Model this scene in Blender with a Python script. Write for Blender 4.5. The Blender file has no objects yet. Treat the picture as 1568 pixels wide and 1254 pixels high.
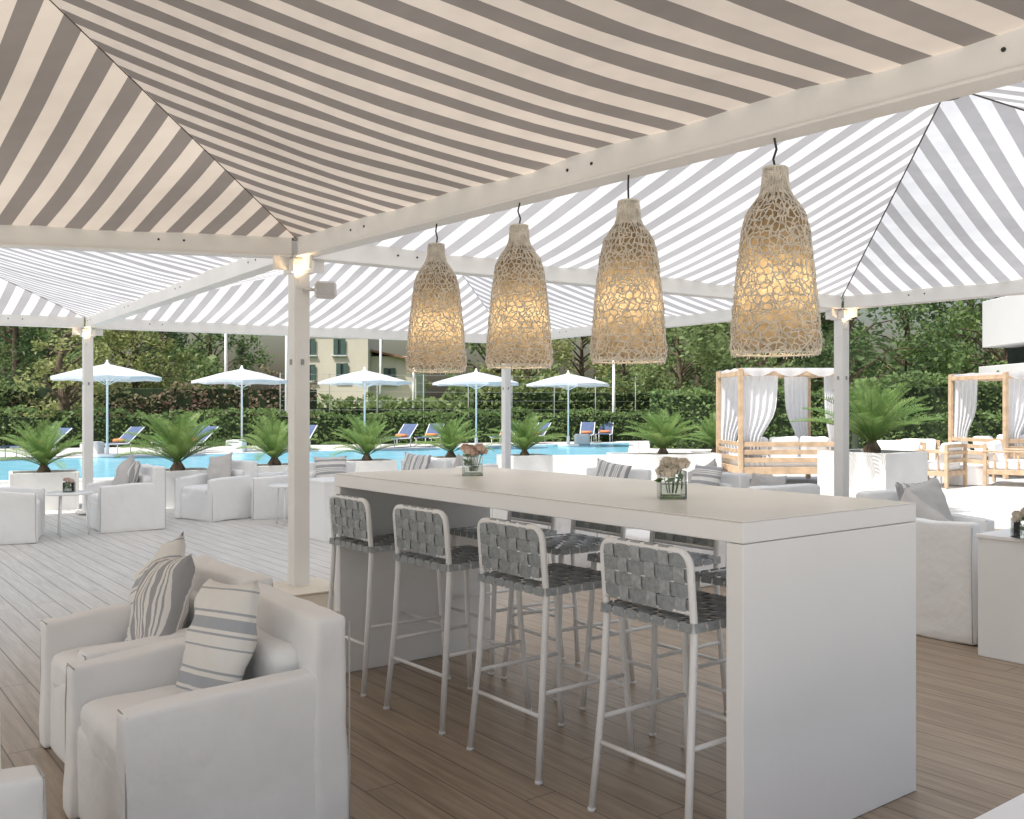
import bpy, math, random
from mathutils import Vector, Matrix, noise
rnd = random.Random(11)
sc = bpy.context.scene
V = Vector

# ------------------------------------------------------------------ materials
def new_mat(name):
    m = bpy.data.materials.new(name); m.use_nodes = True
    nt = m.node_tree
    for n in list(nt.nodes): nt.nodes.remove(n)
    out = nt.nodes.new('ShaderNodeOutputMaterial')
    return m, nt, out
def N(nt, t, **k):
    n = nt.nodes.new(t)
    for a, b in k.items(): setattr(n, a, b)
    return n
def math_n(nt, op, a, b=None, c=None):
    n = N(nt, 'ShaderNodeMath', operation=op)
    for i, x in enumerate((a, b, c)):
        if x is None: continue
        if isinstance(x, (int, float)): n.inputs[i].default_value = x
        else: nt.links.new(x, n.inputs[i])
    return n.outputs[0]
def mixc(nt, fac, a, b):
    n = N(nt, 'ShaderNodeMix', data_type='RGBA')
    for i, x in ((0, fac), (6, a), (7, b)):
        if isinstance(x, (int, float)): n.inputs[i].default_value = x
        elif isinstance(x, tuple): n.inputs[i].default_value = (*x[:3], 1)
        else: nt.links.new(x, n.inputs[i])
    return n.outputs[2]
def pm(name, col, rough=.6, var=.1, scale=4, bump=0., bscale=60, transl=0., metallic=0., col2=None, spec=.5, emis=None, bdist=.02):
    m, nt, out = new_mat(name)
    tc = N(nt, 'ShaderNodeTexCoord')
    nz = N(nt, 'ShaderNodeTexNoise'); nz.inputs['Scale'].default_value = scale; nz.inputs['Detail'].default_value = 4
    nt.links.new(tc.outputs['Object'], nz.inputs['Vector'])
    c2 = col2 or tuple(max(0, c*(1-var*2)) for c in col)
    c1 = tuple(min(1, c*(1+var*.6)) for c in col) if not col2 else col
    mr = N(nt, 'ShaderNodeMapRange'); mr.inputs[1].default_value = .3; mr.inputs[2].default_value = .7
    nt.links.new(nz.outputs[0], mr.inputs[0])
    cc = mixc(nt, mr.outputs[0], c2, c1)
    b = N(nt, 'ShaderNodeBsdfPrincipled')
    nt.links.new(cc, b.inputs['Base Color'])
    b.inputs['Roughness'].default_value = rough; b.inputs['Metallic'].default_value = metallic
    b.inputs['Specular IOR Level'].default_value = spec
    if emis:
        b.inputs['Emission Color'].default_value = (*emis[:3], 1); b.inputs['Emission Strength'].default_value = emis[3]
    if bump:
        n2 = N(nt, 'ShaderNodeTexNoise'); n2.inputs['Scale'].default_value = bscale; n2.inputs['Detail'].default_value = 3
        nt.links.new(tc.outputs['Object'], n2.inputs['Vector'])
        bp = N(nt, 'ShaderNodeBump'); bp.inputs['Strength'].default_value = bump; bp.inputs['Distance'].default_value = bdist
        nt.links.new(n2.outputs[0], bp.inputs['Height']); nt.links.new(bp.outputs[0], b.inputs['Normal'])
    if transl:
        t = N(nt, 'ShaderNodeBsdfTranslucent'); nt.links.new(cc, t.inputs[0])
        mx = N(nt, 'ShaderNodeMixShader'); mx.inputs[0].default_value = transl
        nt.links.new(b.outputs[0], mx.inputs[1]); nt.links.new(t.outputs[0], mx.inputs[2]); nt.links.new(mx.outputs[0], out.inputs[0])
    else: nt.links.new(b.outputs[0], out.inputs[0])
    return m

def awning(name, ca, cb, transl, period=.22):
    m, nt, out = new_mat(name)
    uv = N(nt, 'ShaderNodeUVMap'); sp = N(nt, 'ShaderNodeSeparateXYZ'); nt.links.new(uv.outputs[0], sp.inputs[0])
    f = math_n(nt, 'FRACT', math_n(nt, 'DIVIDE', sp.outputs[0], period))
    s = math_n(nt, 'LESS_THAN', f, .5)
    g = math_n(nt, 'FRACT', math_n(nt, 'DIVIDE', sp.outputs[0], period*6))
    seam = math_n(nt, 'LESS_THAN', math_n(nt, 'ABSOLUTE', math_n(nt, 'SUBTRACT', g, .375)), .009)
    tc = N(nt, 'ShaderNodeTexCoord')
    nz = N(nt, 'ShaderNodeTexNoise'); nz.inputs['Scale'].default_value = .9; nz.inputs['Detail'].default_value = 5
    nt.links.new(tc.outputs['Object'], nz.inputs['Vector'])
    c = mixc(nt, s, ca, cb)
    c = mixc(nt, math_n(nt, 'MULTIPLY', seam, .35), c, cb)
    mr = N(nt, 'ShaderNodeMapRange'); mr.inputs[1].default_value = .25; mr.inputs[2].default_value = .75; mr.inputs[3].default_value = .80; mr.inputs[4].default_value = 1.06
    nt.links.new(nz.outputs[0], mr.inputs[0])
    vm = N(nt, 'ShaderNodeVectorMath', operation='SCALE'); nt.links.new(c, vm.inputs[0]); nt.links.new(mr.outputs[0], vm.inputs[3])
    d = N(nt, 'ShaderNodeBsdfDiffuse'); t = N(nt, 'ShaderNodeBsdfTranslucent')
    nt.links.new(vm.outputs[0], d.inputs[0]); nt.links.new(vm.outputs[0], t.inputs[0])
    n2 = N(nt, 'ShaderNodeTexNoise'); n2.inputs['Scale'].default_value = 3.5
    nt.links.new(tc.outputs['Object'], n2.inputs['Vector'])
    bp = N(nt, 'ShaderNodeBump'); bp.inputs['Strength'].default_value = .35; bp.inputs['Distance'].default_value = .06
    nt.links.new(n2.outputs[0], bp.inputs['Height']); nt.links.new(bp.outputs[0], d.inputs['Normal']); nt.links.new(bp.outputs[0], t.inputs['Normal'])
    mx = N(nt, 'ShaderNodeMixShader'); mx.inputs[0].default_value = transl
    nt.links.new(d.outputs[0], mx.inputs[1]); nt.links.new(t.outputs[0], mx.inputs[2]); nt.links.new(mx.outputs[0], out.inputs[0])
    return m

def pillow_mat(name, bg, st, seq, period=.3):
    m, nt, out = new_mat(name)
    uv = N(nt, 'ShaderNodeUVMap'); sp = N(nt, 'ShaderNodeSeparateXYZ'); nt.links.new(uv.outputs[0], sp.inputs[0])
    f = math_n(nt, 'FRACT', math_n(nt, 'DIVIDE', sp.outputs[0], period))
    r = N(nt, 'ShaderNodeValToRGB'); r.color_ramp.interpolation = 'CONSTANT'
    nt.links.new(f, r.inputs[0])
    e = r.color_ramp.elements
    e[0].position = 0; e[0].color = (*bg, 1)
    e[1].position = seq[0]; e[1].color = (*st, 1)
    cur = False
    for p in seq[1:]:
        x = e.new(p); x.color = (*(bg if not cur else st), 1); cur = not cur
    b = N(nt, 'ShaderNodeBsdfPrincipled'); nt.links.new(r.outputs[0], b.inputs['Base Color']); b.inputs['Roughness'].default_value = .9
    tc = N(nt, 'ShaderNodeTexCoord'); n2 = N(nt, 'ShaderNodeTexNoise'); n2.inputs['Scale'].default_value = 9
    nt.links.new(tc.outputs['Object'], n2.inputs['Vector'])
    bp = N(nt, 'ShaderNodeBump'); bp.inputs['Strength'].default_value = .5; bp.inputs['Distance'].default_value = .03
    nt.links.new(n2.outputs[0], bp.inputs['Height']); nt.links.new(bp.outputs[0], b.inputs['Normal'])
    nt.links.new(b.outputs[0], out.inputs[0])
    return m

def deck_mat():
    m, nt, out = new_mat('deck_boards')
    g = N(nt, 'ShaderNodeNewGeometry')
    def dot(v):
        n = N(nt, 'ShaderNodeVectorMath', operation='DOT_PRODUCT'); nt.links.new(g.outputs['Position'], n.inputs[0]); n.inputs[1].default_value = v
        return n.outputs['Value']
    p = dot((.796, .605, 0)); q = dot((.605, -.796, 0))
    pw = math_n(nt, 'DIVIDE', p, .145)
    idx = math_n(nt, 'FLOOR', pw); fr = math_n(nt, 'FRACT', pw)
    wn = N(nt, 'ShaderNodeTexWhiteNoise', noise_dimensions='1D'); nt.links.new(idx, wn.inputs['W'])
    qs = math_n(nt, 'ADD', math_n(nt, 'DIVIDE', q, 2.9), wn.outputs[0])
    qi = math_n(nt, 'FLOOR', qs); qf = math_n(nt, 'FRACT', qs)
    wn2 = N(nt, 'ShaderNodeTexWhiteNoise', noise_dimensions='2D')
    cx = N(nt, 'ShaderNodeCombineXYZ'); nt.links.new(idx, cx.inputs[0]); nt.links.new(qi, cx.inputs[1]); nt.links.new(cx.outputs[0], wn2.inputs['Vector'])
    gap = math_n(nt, 'MAXIMUM', math_n(nt, 'LESS_THAN', fr, .045), math_n(nt, 'LESS_THAN', qf, .0018))
    cv = N(nt, 'ShaderNodeCombineXYZ')
    nt.links.new(math_n(nt, 'MULTIPLY', p, 34), cv.inputs[0]); nt.links.new(math_n(nt, 'MULTIPLY', q, 1.8), cv.inputs[1]); nt.links.new(wn2.outputs[0], cv.inputs[2])
    nz = N(nt, 'ShaderNodeTexNoise'); nz.inputs['Scale'].default_value = 1.; nz.inputs['Detail'].default_value = 6; nz.inputs['Roughness'].default_value = .7
    nt.links.new(cv.outputs[0], nz.inputs['Vector'])
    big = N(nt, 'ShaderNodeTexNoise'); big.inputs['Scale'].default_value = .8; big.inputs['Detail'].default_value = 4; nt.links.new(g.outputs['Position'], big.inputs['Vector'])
    gr = N(nt, 'ShaderNodeMapRange'); gr.inputs[1].default_value = .36; gr.inputs[2].default_value = .64; nt.links.new(nz.outputs[0], gr.inputs[0])
    c = mixc(nt, gr.outputs[0], (.21, .145, .09), (.40, .30, .205))
    c = mixc(nt, math_n(nt, 'MULTIPLY', wn2.outputs[0], .3), c, (.44, .34, .24))
    glare_mask = N(nt, 'ShaderNodeMapRange'); glare_mask.interpolation_type = 'SMOOTHSTEP'; glare_mask.inputs[1].default_value = -2.6; glare_mask.inputs[2].default_value = -7.0  # low-angle glare painted into the board colour, paler grey towards far left
    nt.links.new(math_n(nt, 'ADD', math_n(nt, 'ADD', q, math_n(nt, 'MULTIPLY', p, .25)), math_n(nt, 'MULTIPLY', big.outputs[0], 1.2)), glare_mask.inputs[0])
    glare_fac = math_n(nt, 'MULTIPLY', glare_mask.outputs[0], .92)
    c = mixc(nt, glare_fac, c, mixc(nt, gr.outputs[0], (.62, .60, .57), (.80, .79, .77)))
    c = mixc(nt, math_n(nt, 'MULTIPLY', big.outputs[0], .15), c, (.36, .34, .31))
    c = mixc(nt, math_n(nt, 'MULTIPLY', gap, .75), c, (.06, .045, .035))
    b = N(nt, 'ShaderNodeBsdfPrincipled'); nt.links.new(c, b.inputs['Base Color'])
    rr = N(nt, 'ShaderNodeMapRange'); rr.inputs[3].default_value = .34; rr.inputs[4].default_value = .5; nt.links.new(big.outputs[0], rr.inputs[0]); nt.links.new(rr.outputs[0], b.inputs['Roughness'])
    b.inputs['Specular IOR Level'].default_value = .6
    h = math_n(nt, 'SUBTRACT', math_n(nt, 'MULTIPLY', nz.outputs[0], .3), gap)
    bp = N(nt, 'ShaderNodeBump'); bp.inputs['Strength'].default_value = .5; bp.inputs['Distance'].default_value = .005
    nt.links.new(h, bp.inputs['Height']); nt.links.new(bp.outputs[0], b.inputs['Normal'])
    nt.links.new(b.outputs[0], out.inputs[0])
    return m

def paving_mat():
    m, nt, out = new_mat('paving_stone')
    g = N(nt, 'ShaderNodeNewGeometry')
    mp = N(nt, 'ShaderNodeMapping'); mp.inputs['Rotation'].default_value = (0, 0, -.65); nt.links.new(g.outputs['Position'], mp.inputs[0])
    br = N(nt, 'ShaderNodeTexBrick'); nt.links.new(mp.outputs[0], br.inputs['Vector']); br.inputs['Scale'].default_value = 1.3
    br.inputs['Color1'].default_value = (.70, .685, .65, 1); br.inputs['Color2'].default_value = (.64, .625, .59, 1); br.inputs['Mortar'].default_value = (.42, .40, .37, 1)
    br.inputs['Mortar Size'].default_value = .008
    nz = N(nt, 'ShaderNodeTexNoise'); nz.inputs['Scale'].default_value = 1.2; nt.links.new(g.outputs['Position'], nz.inputs['Vector'])
    c = mixc(nt, math_n(nt, 'MULTIPLY', nz.outputs[0], .4), br.outputs[0], (.52, .50, .46))
    b = N(nt, 'ShaderNodeBsdfPrincipled'); nt.links.new(c, b.inputs['Base Color']); b.inputs['Roughness'].default_value = .7
    nt.links.new(b.outputs[0], out.inputs[0]); return m

def water_mat():
    m, nt, out = new_mat('pool_water')
    g = N(nt, 'ShaderNodeNewGeometry')
    nz = N(nt, 'ShaderNodeTexNoise'); nz.inputs['Scale'].default_value = 1.6; nz.inputs['Detail'].default_value = 3; nt.links.new(g.outputs['Position'], nz.inputs['Vector'])
    c = mixc(nt, nz.outputs[0], (.13, .42, .56), (.30, .62, .74))
    b = N(nt, 'ShaderNodeBsdfPrincipled'); nt.links.new(c, b.inputs['Base Color']); b.inputs['Roughness'].default_value = .2; b.inputs['Specular IOR Level'].default_value = .25
    bp = N(nt, 'ShaderNodeBump'); bp.inputs['Strength'].default_value = .6; bp.inputs['Distance'].default_value = .06
    nt.links.new(nz.outputs[0], bp.inputs['Height']); nt.links.new(bp.outputs[0], b.inputs['Normal'])
    nt.links.new(b.outputs[0], out.inputs[0]); return m

def glass_mat():
    m, nt, out = new_mat('clear_glass')
    gl = N(nt, 'ShaderNodeBsdfGlossy'); gl.inputs['Roughness'].default_value = .03
    tr = N(nt, 'ShaderNodeBsdfTransparent'); tr.inputs[0].default_value = (.95, .97, .96, 1)
    fr = N(nt, 'ShaderNodeFresnel'); fr.inputs[0].default_value = 1.4
    mx = N(nt, 'ShaderNodeMixShader'); nt.links.new(fr.outputs[0], mx.inputs[0]); nt.links.new(tr.outputs[0], mx.inputs[1]); nt.links.new(gl.outputs[0], mx.inputs[2])
    nt.links.new(mx.outputs[0], out.inputs[0]); return m

def leaf_mat(name, a, b_, scale=1.2, tr=.4):
    m, nt, out = new_mat(name)
    g = N(nt, 'ShaderNodeNewGeometry')
    nz = N(nt, 'ShaderNodeTexNoise'); nz.inputs['Scale'].default_value = scale; nz.inputs['Detail'].default_value = 5; nt.links.new(g.outputs['Position'], nz.inputs['Vector'])
    mr = N(nt, 'ShaderNodeMapRange'); mr.inputs[1].default_value = .35; mr.inputs[2].default_value = .65; nt.links.new(nz.outputs[0], mr.inputs[0])
    c = mixc(nt, mr.outputs[0], a, b_)
    c = mixc(nt, math_n(nt, 'MULTIPLY', g.outputs['Random Per Island'], .5), c, tuple(x*.55 for x in a))
    d = N(nt, 'ShaderNodeBsdfPrincipled'); d.inputs['Roughness'].default_value = .55; d.inputs['Specular IOR Level'].default_value = .3
    t = N(nt, 'ShaderNodeBsdfTranslucent'); nt.links.new(c, d.inputs['Base Color']); nt.links.new(c, t.inputs[0])
    mx = N(nt, 'ShaderNodeMixShader'); mx.inputs[0].default_value = tr
    nt.links.new(d.outputs[0], mx.inputs[1]); nt.links.new(t.outputs[0], mx.inputs[2]); nt.links.new(mx.outputs[0], out.inputs[0])
    return m

M_awn1 = awning('awning_taupe', (.43, .37, .305), (.150, .130, .112), .82)
M_awn2 = awning('awning_light', (.70, .705, .71), (.37, .365, .365), .78)
M_steel = pm('painted_steel', (.86, .85, .82), .42, .03, 3)
M_white = pm('white_lacquer', (.93, .93, .93), .38, .015, 1.5, bump=.05, bscale=25)
M_top = pm('table_top_cream', (.91, .87, .82), .26, .02, 2)
M_tube = pm('white_tube', (.92, .92, .92), .3, .02)
M_strap = pm('grey_strap', (.36, .39, .41), .7, .12, 60, bump=.3, bscale=220)
M_strap2 = pm('grey_strap_light', (.46, .49, .51), .7, .12, 60, bump=.3, bscale=220)
M_cloth = pm('white_slipcover', (.92, .92, .915), .9, .02, 3, bump=.7, bscale=6, bdist=.025)
M_pipe = pm('piping', (.50, .49, .47), .9, .05)
M_pilA = pillow_mat('pillow_stripe_grey', (.80, .78, .75), (.38, .38, .39), [.12, .34, .42, .47, .55, .60, .68, .86], .17)
M_pilB = pillow_mat('pillow_stripe_blue', (.84, .82, .78), (.43, .45, .48), [.30, .34, .42, .62, .68, .72, .9, .93], .2)
M_pilC = pm('pillow_grey', (.60, .58, .56), .9, .05, 5, bump=.5, bscale=8)
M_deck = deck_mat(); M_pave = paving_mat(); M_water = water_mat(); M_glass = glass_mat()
M_dark = pm('dark_metal', (.03, .03, .03), .5)
M_sock = pm('socket_grey', (.4, .4, .4), .5)
M_rope = pm('seam_rope', (.12, .11, .10), .9)
M_rope1 = pm('seam_taupe', (.16, .13, .11), .9)
M_wick = pm('wicker', (.84, .79, .70), .8, .12, 30)
M_liner = pm('lamp_liner', (.46, .38, .27), .9, .2, 30, transl=.7)
M_bulb = pm('bulb', (1, .85, .6), .5, emis=(1, .78, .48, 10))
M_spot = pm('spot_glow', (1, .8, .6), .5, emis=(1, .7, .4, 2.5))
M_teak = pm('teak', (.60, .43, .28), .55, .15, 6, bump=.1)
M_drape = pm('drape_white', (.84, .84, .85), .9, .02, 3, bump=.3, bscale=10, transl=.35)
M_soil = pm('soil', (.08, .05, .035), .95, .3, 20)
M_planter = pm('planter_white', (.80, .795, .78), .6, .05, 3, bump=.05)
M_umb = pm('parasol_cloth', (.74, .74, .75), .9, .03, 2, transl=.35)
M_blue = pm('lounger_blue', (.08, .12, .22), .8)
M_orange = pm('towel_orange', (.75, .26, .10), .9)
M_cycad = leaf_mat('cycad_frond', (.16, .30, .08), (.30, .41, .14), 3, .35)
M_bark = pm('bark', (.16, .12, .08), .95, .3, 8, bump=.6, bscale=20)
M_cream = pm('cream_wall', (.76, .69, .56), .9, .05, .5)
M_tile = pm('roof_tile', (.36, .19, .12), .9, .2, 3)
M_shut = pm('shutter_green', (.08, .14, .11), .7)
M_bwhite = pm('render_white', (.66, .66, .66), .8, .03, .4)
M_win = pm('window_dark', (.05, .06, .07), .15)
M_grass = pm('lawn', (.09, .16, .04), .95, .3, 2, bump=.5)
M_pet = leaf_mat('petals_cream', (.86, .78, .66), (.9, .85, .76), 20, .3)
M_pet2 = leaf_mat('petals_pink', (.82, .60, .50), (.86, .74, .66), 20, .3)

# ------------------------------------------------------------------ mesh builder
class MB:
    def __init__(s): s.v = []; s.f = []; s.m = []; s.s = []; s.uv = []; s.T = Matrix.Identity(4)
    def add(s, vs, fs, mat=0, smooth=False, uvs=None):
        o = len(s.v)
        T = s.T
        for p in vs: s.v.append(tuple(T @ V(p)))
        s.uv += uvs if uvs else [(0, 0)]*len(vs)
        for f in fs: s.f.append(tuple(i+o for i in f)); s.m.append(mat); s.s.append(smooth)
    def box(s, c, sz, rz=0, mat=0, bev=.006, R=None):
        hx, hy, hz = sz[0]/2, sz[1]/2, sz[2]/2
        Rm = R if R is not None else Matrix.Rotation(rz, 3, 'Z')
        b = min(bev, hx*.9, hy*.9, hz*.9)
        vs = []; idx = {}
        for sx in (-1, 1):
            for sy in (-1, 1):
                for sz_ in (-1, 1):
                    for a in range(3):
                        p = [sx*(hx-b), sy*(hy-b), sz_*(hz-b)]
                        p[a] = (sx*hx, sy*hy, sz_*hz)[a]
                        idx[(sx, sy, sz_, a)] = len(vs); vs.append(V(c)+Rm @ V(p))
        fs = []
        for a in range(3):
            o1, o2 = (a+1) % 3, (a+2) % 3
            for sg in (-1, 1):
                def k(x, y):
                    t = [0, 0, 0]; t[a] = sg; t[o1] = x; t[o2] = y; return idx[(*t, a)]
                q = [k(-1, -1), k(1, -1), k(1, 1), k(-1, 1)]
                fs.append(q if sg > 0 else q[::-1])
        for a in range(3):
            o1, o2 = (a+1) % 3, (a+2) % 3
            for x in (-1, 1):
                for y in (-1, 1):
                    def k(z, ax):
                        t = [0, 0, 0]; t[a] = z; t[o1] = x; t[o2] = y; return idx[(*t, ax)]
                    q = [k(-1, o1), k(1, o1), k(1, o2), k(-1, o2)]
                    fs.append(q if x*y < 0 else q[::-1])
        for sx in (-1, 1):
            for sy in (-1, 1):
                for sz_ in (-1, 1):
                    q = [idx[(sx, sy, sz_, a)] for a in range(3)]
                    fs.append(q if sx*sy*sz_ > 0 else q[::-1])
        s.add(vs, fs, mat)
    def soft(s, c, sz, r=.04, mat=0, n=5, amp=.006, seed=0., fr=4, R=None, flare=0, crown=0, dip=0):
        h = [sz[0]/2, sz[1]/2, sz[2]/2]
        def cl(a):
            rr = min(r, a*.95); inner = [(-a+rr)+(2*(a-rr))*i/(n+1) for i in range(n+2)]
            return [-a, -a+.3*rr]+inner+[a-.3*rr, a]
        X, Y, Z = cl(h[0]), cl(h[1]), cl(h[2]); nx = len(X)-1
        ids = {}; vs = []
        def g(i, j, k):
            if (i, j, k) not in ids:
                p = V((X[i], Y[j], Z[k])); q = V([max(-h[a]+min(r, h[a]*.95), min(h[a]-min(r, h[a]*.95), p[a])) for a in range(3)])
                d = p-q
                if d.length > 1e-6: p = q+d.normalized()*min(r, min(h)*.95)
                if crown: p.z += crown*(1-(p.x/h[0])**2)*(1-(p.y/h[1])**2)*(1 if p.z > 0 else 0)
                if dip: p.z -= dip*max(0, p.x/h[0])*(p.z/h[2]*.5+.5)
                if flare:
                    t = max(0, -p.z/h[2]); p.x *= 1+flare*t; p.y *= 1+flare*t
                w = noise.noise_vector(V(c)*3+p*fr+V((seed, seed*2, 0)))
                w2 = noise.noise_vector(p*fr*3+V((seed*3, 7, 1)))
                p = p+w*amp*2+w2*amp*.6
                if R is not None: p = R @ p
                ids[(i, j, k)] = len(vs); vs.append(V(c)+p)
            return ids[(i, j, k)]
        fs = []
        for a in range(nx):
            for b in range(nx):
                fs += [(g(a, b, 0), g(a, b+1, 0), g(a+1, b+1, 0), g(a+1, b, 0)), (g(a, b, nx), g(a+1, b, nx), g(a+1, b+1, nx), g(a, b+1, nx)),
                       (g(a, 0, b), g(a+1, 0, b), g(a+1, 0, b+1), g(a, 0, b+1)), (g(a, nx, b), g(a, nx, b+1), g(a+1, nx, b+1), g(a+1, nx, b)),
                       (g(0, a, b), g(0, a, b+1), g(0, a+1, b+1), g(0, a+1, b)), (g(nx, a, b), g(nx, a+1, b), g(nx, a+1, b+1), g(nx, a, b+1))]
        s.add(vs, fs, mat, True)
    def tube(s, path, r, mat=0, seg=8, cap=True):
        P = [V(p) for p in path]; rs = r if isinstance(r, (list, tuple)) else [r]*len(P)
        vs = []; fs = []; up = None
        for i, p in enumerate(P):
            d = (P[min(i+1, len(P)-1)]-P[max(i-1, 0)]).normalized()
            if up is None: up = V((0, 0, 1)) if abs(d.z) < .9 else V((1, 0, 0))
            a = (up-d*up.dot(d)).normalized(); b = d.cross(a); up = a
            for k in range(seg):
                t = 2*math.pi*k/seg; vs.append(p+(a*math.cos(t)+b*math.sin(t))*rs[i])
        for i in range(len(P)-1):
            for k in range(seg):
                k2 = (k+1) % seg; fs.append((i*seg+k, i*seg+k2, (i+1)*seg+k2, (i+1)*seg+k))
        if cap: fs += [tuple(range(seg))[::-1], tuple((len(P)-1)*seg+k for k in range(seg))]
        s.add(vs, fs, mat, True)
    def lathe(s, prof, c=(0, 0, 0), mat=0, seg=24):
        vs = [(c[0]+r*math.cos(2*math.pi*k/seg), c[1]+r*math.sin(2*math.pi*k/seg), c[2]+z) for r, z in prof for k in range(seg)]
        fs = [(i*seg+k, i*seg+(k+1) % seg, (i+1)*seg+(k+1) % seg, (i+1)*seg+k) for i in range(len(prof)-1) for k in range(seg)]
        s.add(vs, fs, mat, True)
    def pillow(s, T, w, h, th, mat, seed=0):
        n = 18; ids = {}; vs = []; uvs = []; fs = []
        for sd in (1, -1):
            for i in range(n+1):
                for j in range(n+1):
                    x = -1+2*i/n; y = -1+2*j/n; edge = i in (0, n) or j in (0, n)
                    if edge and sd < 0: ids[(i, j, -1)] = ids[(i, j, 1)]; continue
                    z = th*((1-x*x)*(1-y*y))**.42*sd
                    px = x*(1-.09*(1-y*y)); py = y*(1-.09*(1-x*x))
                    wv = noise.noise(V((px*2+seed, py*2, sd+seed)))*.022+noise.noise(V((px*5+seed, py*5, sd+seed)))*.008
                    ids[(i, j, sd)] = len(vs); vs.append(T @ V((px*w/2, py*h/2, z+wv))); uvs.append((px*w/2+.5+seed*.03, py*h/2+.5))
        for sd in (1, -1):
            for i in range(n):
                for j in range(n):
                    q = (ids[(i, j, sd)], ids[(i+1, j, sd)], ids[(i+1, j+1, sd)], ids[(i, j+1, sd)])
                    fs.append(q if sd > 0 else q[::-1])
        s.add(vs, fs, mat, True, uvs)
    def leaf(s, p, sz, mat=0, asp=.6, up=None):
        d = V((rnd.gauss(0, 1), rnd.gauss(0, 1), rnd.gauss(0, .7))).normalized()
        e = d.cross(V((rnd.gauss(0, 1), rnd.gauss(0, 1), rnd.gauss(0, 1)))).normalized()
        o = len(s.v)
        p = V(p); d = d*sz*.5; e = e*sz*.5*asp
        s.v += [tuple(p-d), tuple(p+e), tuple(p+d), tuple(p-e)]; s.uv += [(0, 0)]*4
        s.f.append((o, o+1, o+2, o+3)); s.m.append(mat); s.s.append(False)
    def mesh(s, name, mats):
        me = bpy.data.meshes.new(name); me.from_pydata(s.v, [], s.f)
        for m in mats: me.materials.append(m)
        me.polygons.foreach_set('material_index', s.m); me.polygons.foreach_set('use_smooth', s.s)
        ul = me.uv_layers.new(name='UVMap')
        li = [0]*len(me.loops); me.loops.foreach_get('vertex_index', li)
        fl = []
        for i in li: fl += s.uv[i]
        ul.data.foreach_set('uv', fl); me.update(); return me
    def obj(s, name, mats, loc=(0, 0, 0), rz=0):
        return place(s.mesh(name, mats), name, loc, rz)
def place(me, name, loc=(0, 0, 0), rz=0, sc_=1, parent=None):
    o = bpy.data.objects.new(name, me); bpy.context.collection.objects.link(o)
    o.location = loc; o.rotation_euler = (0, 0, rz); o.scale = (sc_,)*3 if not isinstance(sc_, tuple) else sc_
    if parent: o.parent = parent
    return o

L = V((.605, -.796, 0)); C = V((.796, .605, 0))
A_L = math.atan2(L.y, L.x); A_C = math.atan2(C.y, C.x)
# ------------------------------------------------------------------ ground
def sheet(name, pts, z, mat):
    b = MB(); b.add([(x, y, z) for x, y in pts], [tuple(range(len(pts)))], 0); return b.obj(name, [mat])
sheet('lawn_ground', [(-500, -300), (500, -300), (500, 900), (-500, 900)], -.04, M_grass)
sheet('stone_paving', [(-60, -20), (40, -20), (40, 44), (8, 46), (-60, 40)], -.012, M_pave)
sheet('wooden_deck', [(-16, .4), (7, .4), (11, 8.2), (4.6, 12.4), (0.2, 18.3), (-7.0, 14.6), (-17, 9)], 0, M_deck)  # near edge cut short so unseen pale paving bounces light under the roofs
pool = [(-32, 11.8), (-10.4, 18.6), (1.7, 23.2), (3.0, 23.6), (5.2, 40.5), (3.6, 39.6), (-13.7, 27.2), (-36, 14.5)]
sheet('pool_water', pool, .004, M_water)
b = MB()
for i in range(len(pool)):
    a, c = V((*pool[i], 0)), V((*pool[(i+1) % len(pool)], 0)); d = c-a
    b.box((a+c)/2+V((0, 0, .01)), (d.length+.3, .35, .05), math.atan2(d.y, d.x), 0, .01)
b.obj('pool_coping', [pm('coping', (.74, .73, .70), .6, .05)])

# ------------------------------------------------------------------ pavilion
PM = V((-1.57, 7.0, 0)); PP = V((-5.85, 13.1, 0)); PR = V((3.69, 10.64, 0)); PQ = V((-.1, 16.2, 0))
dN = V((.647, -.762, 0)); dL1 = V((-.965, -.262, 0)); dLf = V((-.88, -.47, 0))
MN = PM+dN*7.2; RN = V((6.79, 6.97, 0)); ML = PM+dL1*6.4; PL = PP+dLf*6.6; NL = MN+dL1*6.4
def post(p, name='pavilion_post'):
    b = MB()
    b.box((0, 0, 1.29), (.12, .12, 2.58), 0, 0, .006)
    b.box((0, 0, .035), (.26, .26, .02), 0, 0, .003)
    b.box((0, 0, 2.50), (.17, .17, .1), 0, 0, .004)
    for a in range(4):
        t = a*math.pi/2
        b.box((math.cos(t)*.13, math.sin(t)*.13, 2.52), (.14, .02, .10), t, 0, .002)
        b.box((math.cos(t)*.064, math.sin(t)*.064, 1.80), (.010, .022, .04), t, 1, .001)
    for sx in (-1, 1):
        for sy in (-1, 1): b.tube([(sx*.1, sy*.1, .04), (sx*.1, sy*.1, .058)], .011, 0, 6)
    return b.obj(name, [M_steel, M_sock], p, A_L)
for p in (PM, PP, PR, PQ, RN, ML, PL, NL): post(p)
def beam(a, c):
    b = MB(); d = c-a; d2 = d.normalized()
    ang = math.atan2(d.y, d.x)
    s0 = a+d2*.05; s1 = c-d2*.05; ln = (s1-s0).length; mid = (s0+s1)/2
    b.box((mid.x, mid.y, 2.655), (ln, .075, .15), ang, 0, .004)
    b.box((mid.x, mid.y, 2.572), (ln, .13, .014), ang, 0, .002)
    nrm = V((-d2.y, d2.x, 0))
    k = .8
    while k < (c-a).length:
        for off in (0, .17):
            for sg in (-1, 1):
                p = a+d2*(k+off)+nrm*sg*.0385
                b.tube([p+V((0, 0, 2.655))-nrm*sg*.004, p+V((0, 0, 2.655))+nrm*sg*.003], .008, 1, 10)
        k += 2.1
    b.obj('pavilion_beam', [M_steel, M_dark])
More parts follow.
